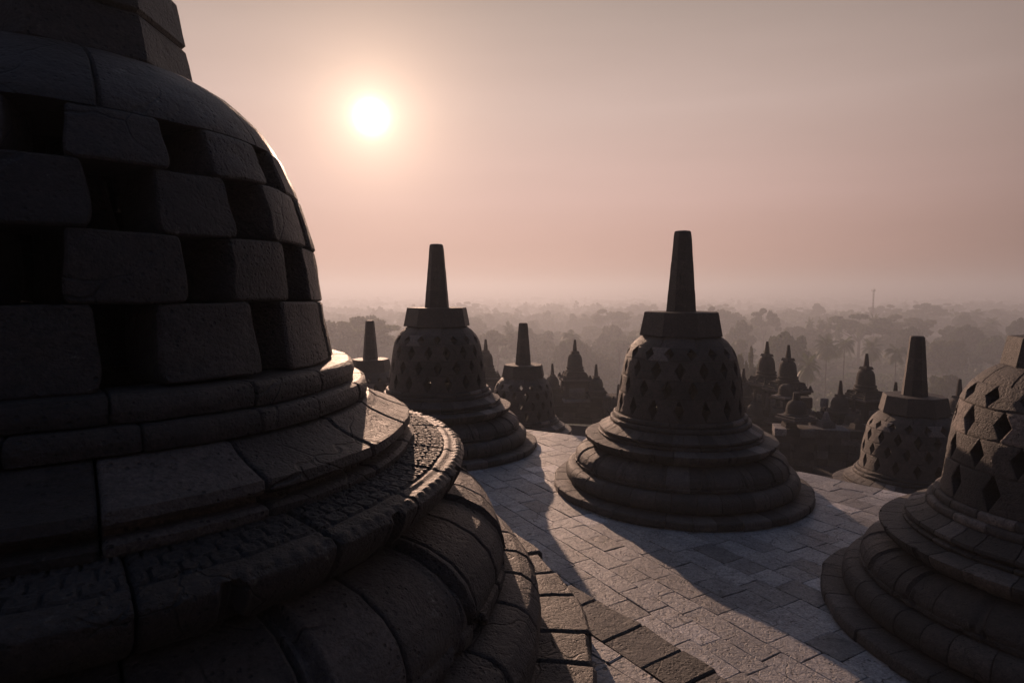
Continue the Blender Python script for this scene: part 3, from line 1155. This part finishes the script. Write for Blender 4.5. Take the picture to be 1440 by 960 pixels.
# gallery walls: (pixel x, distance) corners
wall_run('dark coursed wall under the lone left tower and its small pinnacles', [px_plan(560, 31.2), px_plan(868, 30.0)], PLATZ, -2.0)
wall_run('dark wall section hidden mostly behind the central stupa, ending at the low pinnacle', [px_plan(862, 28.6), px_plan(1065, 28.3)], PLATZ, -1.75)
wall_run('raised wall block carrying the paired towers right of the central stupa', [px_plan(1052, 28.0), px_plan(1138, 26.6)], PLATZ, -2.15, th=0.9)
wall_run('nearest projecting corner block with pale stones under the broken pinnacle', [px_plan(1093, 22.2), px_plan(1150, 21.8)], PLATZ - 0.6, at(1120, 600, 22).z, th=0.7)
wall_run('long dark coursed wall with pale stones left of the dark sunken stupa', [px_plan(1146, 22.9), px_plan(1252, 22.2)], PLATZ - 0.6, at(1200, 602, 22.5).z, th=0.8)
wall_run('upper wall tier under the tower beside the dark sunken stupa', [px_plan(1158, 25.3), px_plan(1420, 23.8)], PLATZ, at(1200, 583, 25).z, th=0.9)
# square stub blocks on the wall
def stub(px0, px1, ytop, ybot, Y, label):
    m = MB()
    a, b = px_plan(px0, Y), px_plan(px1, Y)
    zt, zb = at(px0, ytop, Y).z, at(px0, ybot, Y).z
    L = b[0] - a[0]
    cx = (a[0] + b[0]) / 2
    sq(m, L / 2 * 0.94, zb, zt - (zt - zb) * 0.35, bev=0.03, cx=cx, cy=Y)
    sq(m, L / 2, zt - (zt - zb) * 0.34, zt, bev=0.04, cx=cx, cy=Y)
    m.rough(0.02, 2.0, 0.01, 8)
    o = m.build('merlon_block', M_WALL, None, angle=35, loc=(cx, Y, zb))
    return tag(o, label, 'stone block', 'loose blocks on top of the gallery wall')


stub(1127, 1143, 558, 602, 24.5, 'squared block standing on the wall right of the rounded stump')
stub(1144, 1152, 578, 604, 23.2, 'small knob of stone on the wall in the gap below the palm')
stub(1160, 1168, 560, 600, 25.6, 'narrow upright block leaning on the little pinnacle left of the tower')
stub(849, 868, 556, 575, 29.2, 'flat block ending the wall at the central stupa')

# lower galleries stepping down to the foot of the temple hill
mb = MB()
steps = [(36.0, PLATZ - 0.02, -9.0), (44, -9.0, -13.0), (52, -13.0, -17.0), (60, -17.0, -22.0)]
for r_, z1, z0 in steps:
    pts = []
    for k in range(4):
        a = R(38 + 90 * k)
        pts.append((O.x + r_ * 1.18 * math.cos(a), O.y + r_ * 1.18 * math.sin(a)))
    prism(mb, [[(x, y, z0 - 3) for x, y in pts], [(x, y, z1 - 0.05) for x, y in pts]], 0.3)
struct(mb.build('lower_temple_terraces', M_WALL, None, smooth=False))


# ------------------------------------------------------------------ valley
def ter(x, y):
    d = np.hypot(x, y)
    z = np.interp(d, [0, 70, 120, 200, 300, 450, 700, 1100, 1700, 2600, 4000, 7000], [-22, -22, -24.5, -28, -30.5, -32, -33, -32, -27, -19, -9, -2])
    und = 3.2 * np.sin(x * 0.011 + 1.3) * np.cos(y * 0.008 + 0.4) + 2.2 * np.sin(x * 0.023 + y * 0.017)
    return z + und * np.clip((d - 150) / 400, 0, 1)


mb = MB()
ds = np.concatenate([[0], np.geomspace(30, 7000, 70)])
na = 144
V = []
for d in ds:
    for k in range(na):
        a = 2 * PI * k / na
        V.append((d * math.cos(a), d * math.sin(a)))
V = np.array(V)
Z = ter(V[:, 0], V[:, 1])
V3 = np.concatenate([V, Z[:, None]], 1)
F = []
for i in range(len(ds) - 1):
    for k in range(na):
        k2 = (k + 1) % na
        F.append((i * na + k, (i + 1) * na + k, (i + 1) * na + k2, i * na + k2))
mb.add(V3, F, 0.5)
struct(mb.build('valley_ground', M_GROUND, None))


# ------------------------------------------------------------------ trees
def quads(C, U, Vv, size):
    """leaf quads: centres C, in-plane axes U, V scaled by size"""
    n = len(C)
    s = size[:, None]
    P = np.stack([C - U * s - Vv * s, C + U * s - Vv * s * 0.8, C + U * s * 0.9 + Vv * s, C - U * s * 0.8 + Vv * s * 1.1], 1).reshape(-1, 3)
    Fq = np.arange(n * 4).reshape(n, 4)
    return P, Fq


def rand_dirs(n):
    v = rng.normal(size=(n, 3))
    return v / np.linalg.norm(v, axis=1)[:, None]


def quad_mesh(name, P, Fq, tn, mat):
    me = bpy.data.meshes.new(name)
    me.vertices.add(len(P))
    me.vertices.foreach_set('co', P.astype(np.float32).ravel())
    me.loops.add(Fq.size)
    me.loops.foreach_set('vertex_index', Fq.astype(np.int32).ravel())
    me.polygons.add(len(Fq))
    me.polygons.foreach_set('loop_start', (np.arange(len(Fq)) * Fq.shape[1]).astype(np.int32))
    me.update(calc_edges=True)
    a = me.attributes.new('tone', 'FLOAT', 'FACE')
    a.data.foreach_set('value', tn.astype(np.float32))
    me.materials.append(mat)
    return me


def crown_points(kind, n, H, Wd):
    """leaf centres of a crown: clumps with gaps between them"""
    if kind == 'umbrella':
        nc = 26
        a = rng.uniform(0, 2 * PI, nc)
        rr = np.sqrt(rng.uniform(0, 1, nc)) * Wd * 0.5
        C = np.stack([rr * np.cos(a), rr * np.sin(a), H * (0.90 - 0.16 * (rr / (Wd * 0.5)) ** 2 + rng.uniform(-0.16, 0.05, nc))], 1)
        S_ = np.stack([Wd * 0.13 * rng.uniform(0.7, 1.3, nc)] * 2 + [H * 0.035 * rng.uniform(0.7, 1.4, nc)], 1)
    elif kind == 'round':
        nc = 42
        dv = rand_dirs(nc)
        k = rng.uniform(0.35, 1.0, nc) ** 0.6
        C = np.stack([dv[:, 0] * k * Wd * 0.42, dv[:, 1] * k * Wd * 0.42, H * 0.60 + dv[:, 2] * k * H * 0.30], 1)
        S_ = np.stack([Wd * 0.115 * rng.uniform(0.6, 1.3, nc)] * 2 + [H * 0.075 * rng.uniform(0.7, 1.3, nc)], 1)
    elif kind == 'tall':
        nc = 30
        t = rng.uniform(0, 1, nc)
        a = rng.uniform(0, 2 * PI, nc)
        rr = Wd * 0.40 * np.sin(PI * (0.15 + 0.8 * t)) * np.sqrt(rng.uniform(0.1, 1, nc))
        C = np.stack([rr * np.cos(a), rr * np.sin(a), H * (0.30 + 0.66 * t)], 1)
        S_ = np.stack([Wd * 0.15 * rng.uniform(0.6, 1.3, nc)] * 2 + [H * 0.06 * rng.uniform(0.7, 1.3, nc)], 1)
    else:   # airy
        nc = 34
        dv = rand_dirs(nc)
        k = rng.uniform(0.5, 1.05, nc)
        C = np.stack([dv[:, 0] * k * Wd * 0.45, dv[:, 1] * k * Wd * 0.45, H * 0.62 + dv[:, 2] * k * H * 0.33], 1)
        S_ = np.stack([Wd * 0.075 * rng.uniform(0.6, 1.3, nc)] * 2 + [H * 0.055 * rng.uniform(0.7, 1.3, nc)], 1)
    idx = rng.integers(0, nc, n)
    g = rng.normal(size=(n, 3))
    g = g / np.linalg.norm(g, axis=1)[:, None] * (rng.uniform(0.3, 1.05, n) ** 0.5)[:, None]
    ct = rng.uniform(0.15, 0.85, nc)
    return C[idx] + g * S_[idx], C, ct[idx]


def tube(mb, p0, p1, r0, r1, n=6, tn=0.5):
    p0, p1 = Vector(p0), Vector(p1)
    d = (p1 - p0).normalized()
    a = d.orthogonal().normalized()
    b = d.cross(a)
    rings = []
    for p, r_ in ((p0, r0), (p1, r1)):
        rings.append([tuple(p + a * (r_ * math.cos(2 * PI * k / n)) + b * (r_ * math.sin(2 * PI * k / n))) for k in range(n)])
    prism(mb, rings, tn)


def make_tree(kind, H, Wd, n, leaf, mat):
    name = {'umbrella': 'umbrella_tree', 'round': 'broadleaf_tree', 'tall': 'tall_tree', 'airy': 'young_tree'}[kind]
    root = empty(name, (0, 0, 0))
    P, C, ct = crown_points(kind, n, H, Wd)
    U = rand_dirs(n)
    V_ = np.cross(U, rand_dirs(n))
    V_ /= np.linalg.norm(V_, axis=1)[:, None]
    Pq, Fq = quads(P, U, V_, leaf * rng.uniform(0.6, 1.3, n))
    me = quad_mesh('crown', Pq, Fq, np.clip(ct + rng.normal(0, 0.12, n), 0, 1), mat)
    o = bpy.data.objects.new('crown', me)
    COL.objects.link(o)
    o.parent = root
    mb = MB()
    hb = H * (0.5 if kind == 'umbrella' else 0.35)
    tube(mb, (0, 0, -2.5), (0.2, 0.1, hb), H * 0.028, H * 0.018)
    for k in range(0, len(C), 3):
        c = Vector(C[k])
        mid_ = Vector((c.x * 0.45, c.y * 0.45, hb + (c.z - hb) * 0.55))
        tube(mb, (0.2, 0.1, hb - 0.3), mid_, H * 0.011, H * 0.007, 5)
        tube(mb, mid_, c, H * 0.007, H * 0.002, 5)
    t = mb.build('trunk', M_BARK, root)
    return root


def make_palm(H, fr, nf, seed, droop=1.0):
    root = empty('palm_tree', (0, 0, 0))
    mb = MB()
    pts = [Vector((0.02 * H * math.sin(t * 2.2), 0.0, -2.5 + (H + 2.5) * t)) for t in np.linspace(0, 1, 7)]
    for a, b, t in zip(pts[:-1], pts[1:], np.linspace(1, 0.6, 6)):
        tube(mb, a, b, 0.22 * t, 0.22 * (t - 0.06), 7)
    mb.build('trunk', M_BARK, root)
    top = pts[-1]
    Vs, Fs, n = [], [], 0
    for k in range(nf):
        az = 2 * PI * k / nf * 1.618 * 2 + rng.uniform(-0.2, 0.2)
        el = R(rng.uniform(-25, 78))
        L = fr * rng.uniform(0.8, 1.1)
        p = Vector(top)
        d = Vector((math.cos(az) * math.cos(el), math.sin(az) * math.cos(el), math.sin(el)))
        side = Vector((-math.sin(az), math.cos(az), 0))
        segs = 9
        for i in range(segs):
            q = p + d * (L / segs)
            wv = fr * 0.30 * math.sin(PI * min(1, (i + 0.9) / (segs + 0.6)))
            for s_ in (-1, 1):
                for h_ in (0.15, 0.65):
                    m_ = p.lerp(q, h_)
                    dn = Vector((0, 0, -0.45 * wv * droop)) + d * wv * 0.5
                    tipp = m_ + side * s_ * wv + dn
                    e = p.lerp(q, h_ + 0.42)
                    Vs += [tuple(m_), tuple(e), tuple(tipp + d * 0.05), tuple(tipp)]
                    Fs.append((n, n + 1, n + 2, n + 3))
                    n += 4
            p = q
            d = (d + Vector((0, 0, -0.19 * droop))).normalized()
    me = quad_mesh('crown', np.array(Vs), np.array(Fs), rng.uniform(0.2, 0.8, len(Fs)), M_PALM)
    o = bpy.data.objects.new('crown', me)
    COL.objects.link(o)
    o.parent = root
    return root


protos = {
    'round': [(make_tree('round', 16, 20, 9000, 0.34, M_LEAF), 16, 20), (make_tree('round', 16, 17, 7000, 0.34, M_LEAF2), 16, 17)],
    'umbrella': [(make_tree('umbrella', 20, 22, 4200, 0.36, M_LEAF), 20, 22), (make_tree('umbrella', 20, 17, 3400, 0.36, M_LEAF2), 20, 17)],
    'tall': [(make_tree('tall', 18, 11, 4200, 0.34, M_LEAF), 18, 11)],
    'airy': [(make_tree('airy', 12, 10, 5200, 0.17, M_LEAF2), 12, 10)],
    'palm': [(make_palm(14, 4.3, 32, 1), 16, 8), (make_palm(14, 4.0, 25, 2, 1.25), 16, 8)],
}
used_p = set()
count_trees = 0


def put_tree(kind, px, ytop, label, H=None, wpx=None, var=0, Y=None, group=None, rz=None):
    """stands the tree on the valley floor where its top reaches pixel (px, ytop)"""
    global count_trees
    root, H0, W0 = protos[kind][var % len(protos[kind])]
    H = H or H0
    r_ = ray(px, ytop)
    if Y is None:
        best = None
        for yy in np.geomspace(90, 4000, 400):
            e = (CAM_Z + r_.z * yy) - (float(ter(r_.x * yy, yy)) + H)
            if best is None or abs(e) < best[0]:
                best = (abs(e), yy)
        Y = best[1]
    x = r_.x * Y
    gz = float(ter(x, Y))
    Ht = CAM_Z + r_.z * Y - gz
    sc = Ht / H0
    wsc = sc if wpx is None else (wpx / F_PX * Y) / W0
    if (kind, var) not in used_p:
        used_p.add((kind, var))
        o = root
    else:
        o = copy_tree(root)
    o.location = (x, Y, gz)
    o.scale = (wsc, wsc, sc)
    o.rotation_euler = (0, 0, rng.uniform(0, 6.28) if rz is None else rz)
    tag(o, label, 'palm' if kind == 'palm' else 'tree', group)
    count_trees += 1
    return o


put_tree('round', 1108, 457, 'largest dark round tree rising behind the paired towers', 20, 78, Y=160)
put_tree('airy', 1053, 483, 'leafy green tree at the right shoulder of the central stupa', 20, 42, Y=95)
put_tree('palm', 1163, 476, 'drooping palm right of the dark round tree, left one of two crowns touching', 20, 40, Y=165)
put_tree('palm', 1187, 474, 'drooping palm right of the dark round tree, right one of two crowns touching', 20, 38, Y=168, var=1)
put_tree('palm', 1138, 503, 'small sunlit yellow green palm just right of the paired towers', 20, 36, Y=120)
put_tree('palm', 1226, 481, 'palm directly above the spire of the tower by the dark sunken stupa', 20, 32, Y=175)
put_tree('palm', 1262, 485, 'dense palm just left of the dark sunken stupa spire', 20, 38, Y=160, var=1)
put_tree('round', 1332, 516, 'small round olive tree low between the dark spire and the cropped stupa', 20, 52, Y=135, var=1)
put_tree('palm', 1230, 445, 'tallest slender palm below the radio mast', 20, 17, Y=270)
put_tree('palm', 1211, 456, 'slender palm left of the one below the radio mast', 20, 16, Y=250, var=1)
put_tree('palm', 1139, 450, 'hazy palm farthest left of the distant palm row', 20, 15, Y=270, group='distant row of palms')
put_tree('palm', 1156, 447, 'hazy palm second from the left in the distant palm row', 20, 15, Y=275, var=1, group='distant row of palms')
put_tree('palm', 1166, 450, 'hazy palm third from the left in the distant palm row', 20, 15, Y=270, group='distant row of palms')
put_tree('palm', 1179, 458, 'shorter hazy palm ending the distant palm row on the right', 20, 14, Y=250, group='distant row of palms')
put_tree('round', 1362, 450, 'tallest of the big hazy crowns above the small round olive tree', 20, 52, Y=240)
put_tree('round', 1330, 468, 'wide hazy crown directly above the small round olive tree', 20, 60, Y=205, var=1)
put_tree('round', 1405, 466, 'wide hazy crown left of the block on the cropped stupa', 20, 70, Y=220)
put_tree('round', 1285, 452, 'hazy crown above the dark sunken stupa spire', 20, 44, Y=230)
put_tree('umbrella', 1075, 432, 'flat crowned tree above and left of the dark round tree', 20, 40, Y=300)
put_tree('umbrella', 1010, 428, 'flat crowned tree left of the other one, right of the central spire', 20, 36, Y=330, var=1)
put_tree('round', 1040, 447, 'pale bushy tree low beside the central stupa block', 20, 34, Y=240, var=1)
put_tree('umbrella', 846, 421, 'layered flat crowned tree left of the central spire', 20, 28)
put_tree('umbrella', 900, 409, 'wide flat crown breaking the horizon left of the central spire', 22, 40)
put_tree('umbrella', 1382, 422, 'wide flat crown breaking the horizon far to the right', 21, 40, var=1)
put_tree('tall', 872, 430, 'narrow conical tree between the layered tree and the central spire', 18, 12)
put_tree('round', 806, 468, 'broad hazy tree above the lone left tower', 20, 62, Y=190)
put_tree('round', 862, 448, 'hazy bushy tree left of the central stupa bell', 20, 44, Y=260, var=1)
put_tree('palm', 716, 456, 'faint palm left of the spire of the sunken stupa', 20, 20, Y=240)
put_tree('tall', 739, 432, 'faint slim tree above the spire of the sunken stupa', 18, 14)
put_tree('round', 497, 447, 'faint rounded tree beside the lone far left spire', 20, 34, Y=230, var=1)
put_tree('round', 1437, 440, 'hazy crown on the right edge above the cropped stupa block', 20, 40, Y=250)

# nearer forest as single trees, grouped by what they are
FLAB = {'round': 'hazy rounded crown in the misty forest', 'umbrella': 'hazy flat topped crown in the misty forest',
        'tall': 'hazy narrow crown in the misty forest', 'palm': 'small hazy palm in the misty forest'}
frng = random.Random(5)
spots_f = []
tries = 0
while len(spots_f) < 235 and tries < 9000:
    tries += 1
    Y = 190 * math.exp(frng.random() ** 0.9 * math.log(640 / 190))
    px = frng.uniform(455, 1460)
    x = (px - 720) / F_PX * Y
    if Y < 260 and px > 1035 and frng.random() < 0.75:
        continue
    dens = 0.5 + 0.5 * math.sin(x * 0.017 + 0.6) * math.cos(Y * 0.013 + x * 0.004)
    if frng.random() > 0.25 + 0.75 * dens:
        continue
    if all((x - a) ** 2 + (Y - b) ** 2 > (11 + Y * 0.008) ** 2 for a, b in spots_f):
        spots_f.append((x, Y))
for x, Y in spots_f:
    k = frng.choices(['round', 'umbrella', 'tall', 'palm'], [5, 2.2, 1.6, 1.8])[0]
    var = frng.randrange(len(protos[k]))
    root, H0, W0 = protos[k][var]
    o = copy_tree(root)
    s = frng.uniform(0.8, 1.3)
    o.location = (x, Y, float(ter(x, Y)))
    s2 = s * frng.uniform(0.85, 1.2)
    o.scale = (s2, s2, s)
    o.rotation_euler = (0, 0, frng.uniform(0, 6.28))
    tag(o, FLAB[k], 'palm' if k == 'palm' else 'tree', FLAB[k].replace('crown', 'crowns').replace('small hazy palm', 'small hazy palms'))

# the forest beyond, one mass
NF = 5200
Yf = 430 * np.exp(rng.random(NF) ** 0.9 * math.log(5200 / 430))
xf = (rng.uniform(300, 1560, NF) - 720) / F_PX * Yf
den = 0.5 + 0.5 * np.sin(xf * 0.009 + 1.0) * np.cos(Yf * 0.007 + xf * 0.003)
keep = rng.random(NF) < 0.35 + 0.65 * den
xf, Yf = xf[keep], Yf[keep]
zf = ter(xf, Yf)
Ps, ts = [], []
tmpl = [crown_points(k, 170, 1.0, wd) for k, wd in (('round', 1.15), ('umbrella', 1.2), ('tall', 0.6), ('round', 1.4))]
for x, y, z in zip(xf, Yf, zf):
    k = rng.integers(0, 4)
    P, C, ct = tmpl[k]
    H = rng.uniform(9, 17) * (1.25 if k in (1, 2) else 1.0)
    a = rng.uniform(0, 6.28)
    c, s = math.cos(a), math.sin(a)
    Q = np.stack([(P[:, 0] * c - P[:, 1] * s) * H + x, (P[:, 0] * s + P[:, 1] * c) * H + y, P[:, 2] * H + z], 1)
    Ps.append(Q)
    ts.append(np.full(len(Q), rng.uniform(0.2, 0.8)))
Pn = np.vstack(Ps)
tn_ = np.concatenate(ts)
U = rand_dirs(len(Pn))
V_ = np.cross(U, rand_dirs(len(Pn)))
V_ /= np.linalg.norm(V_, axis=1)[:, None]
Pq, Fq = quads(Pn, U, V_, 0.85 * rng.uniform(0.7, 1.3, len(Pn)))
me = quad_mesh('distant_forest', Pq, Fq, tn_, M_LEAF)
o = bpy.data.objects.new('distant_forest', me)
COL.objects.link(o)
tag(o, 'misty forest canopy spreading to the horizon across the valley', 'forest', None, 'stuff')

# low scrub under and between the trees
NB = 900
Yb = 75 * np.exp(rng.random(NB) ** 0.7 * math.log(330 / 75))
xb = (rng.uniform(250, 1600, NB) - 720) / F_PX * Yb
zb_ = ter(xb, Yb)
tb, _, _ = crown_points('round', 110, 1.0, 1.7)
Ps, ts, sz = [], [], []
for x, y, z in zip(xb, Yb, zb_):
    H = rng.uniform(2.5, 6.5)
    a = rng.uniform(0, 6.28)
    c, s = math.cos(a), math.sin(a)
    Ps.append(np.stack([(tb[:, 0] * c - tb[:, 1] * s) * H + x, (tb[:, 0] * s + tb[:, 1] * c) * H + y, (tb[:, 2] - 0.25) * H + z], 1))
    ts.append(np.full(len(tb), rng.uniform(0.15, 0.85)))
    sz.append(np.full(len(tb), 0.055 * H + 0.0007 * y))
Pn = np.vstack(Ps)
U = rand_dirs(len(Pn))
V_ = np.cross(U, rand_dirs(len(Pn)))
V_ /= np.linalg.norm(V_, axis=1)[:, None]
Pq, Fq = quads(Pn, U, V_, np.concatenate(sz) * rng.uniform(0.7, 1.3, len(Pn)))
me = quad_mesh('undergrowth', Pq, Fq, np.concatenate(ts), M_LEAF)
o = bpy.data.objects.new('undergrowth', me)
COL.objects.link(o)
tag(o, 'low misty scrub under the trees at the foot of the temple', 'undergrowth', None, 'stuff')

# ------------------------------------------------------------------ radio masts
def mast(px, ytop, Y, wid, label):
    p = at(px, ytop, Y)
    gz = float(ter(p.x, Y))
    H = p.z - gz
    root = empty('radio_mast', (p.x, Y, gz))
    tag(root, label, 'mast')
    m = MB()
    cs = [(wid * math.cos(a), wid * math.sin(a)) for a in (0.3, 0.3 + 2 * PI / 3, 0.3 + 4 * PI / 3)]
    for c in cs:
        tube(m, (c[0], c[1], -1), (c[0], c[1], H * 0.96), 0.09, 0.09, 5)
    n = int(H / 1.6)
    for i in range(n):
        z = i * H * 0.96 / n
        z2 = (i + 1) * H * 0.96 / n
        for k in range(3):
            a, b = cs[k], cs[(k + 1) % 3]
            tube(m, (a[0], a[1], z), (b[0], b[1], z2), 0.04, 0.04, 4)
    m.build('lattice', M_METAL, root, smooth=False)
    m = MB()
    tube(m, (0, 0, H * 0.95), (0, 0, H), 0.12, 0.05, 5)
    for k in range(3):
        a = 0.3 + 2 * PI * k / 3
        tube(m, (0, 0, H * 0.955), (0.9 * math.cos(a), 0.9 * math.sin(a), H * 0.955), 0.07, 0.07, 4)
        tube(m, (0.9 * math.cos(a), 0.9 * math.sin(a), H * 0.94), (0.9 * math.cos(a), 0.9 * math.sin(a), H * 0.975), 0.12, 0.12, 5)
    m.build('antenna', M_METAL, root, smooth=False)


mast(1229, 404, 330, 0.36, 'tall thin lattice radio mast rising above the horizon behind the palms')
mast(871, 490, 150, 0.13, 'short thin mast in the mist just left of the central stupa')

# ------------------------------------------------------------------ morning haze over the valley
HZ = 6400
mb = MB()
x0, x1, y0, y1, z0, z1 = -HZ - 900, HZ + 900, -HZ - 900, HZ + 900, -45, 24
Vb = [(x, y, z) for z in (z0, z1) for x, y in ((x0, y0), (x1, y0), (x1, y1), (x0, y1))]
mb.add(Vb, [(3, 2, 1, 0), (4, 5, 6, 7), (0, 1, 5, 4), (1, 2, 6, 5), (2, 3, 7, 6), (3, 0, 4, 7)])
hm = bpy.data.materials.new('morning haze')
hm.use_nodes = True
hm.node_tree.nodes.clear()
h = NT(hm.node_tree)
pv = h.node('ShaderNodeVolumePrincipled')
pv.inputs['Color'].default_value = (0.72, 0.765, 0.85, 1)
pv.inputs['Density'].default_value = 0.0019
pv.inputs['Anisotropy'].default_value = 0.42
ho = h.node('ShaderNodeOutputMaterial')
h.l.new(pv.outputs[0], ho.inputs['Volume'])
hz = mb.build('haze', hm, None, smooth=False)
struct(hz, 'stuff')
hz['label'] = 'thin pink morning haze filling the valley'
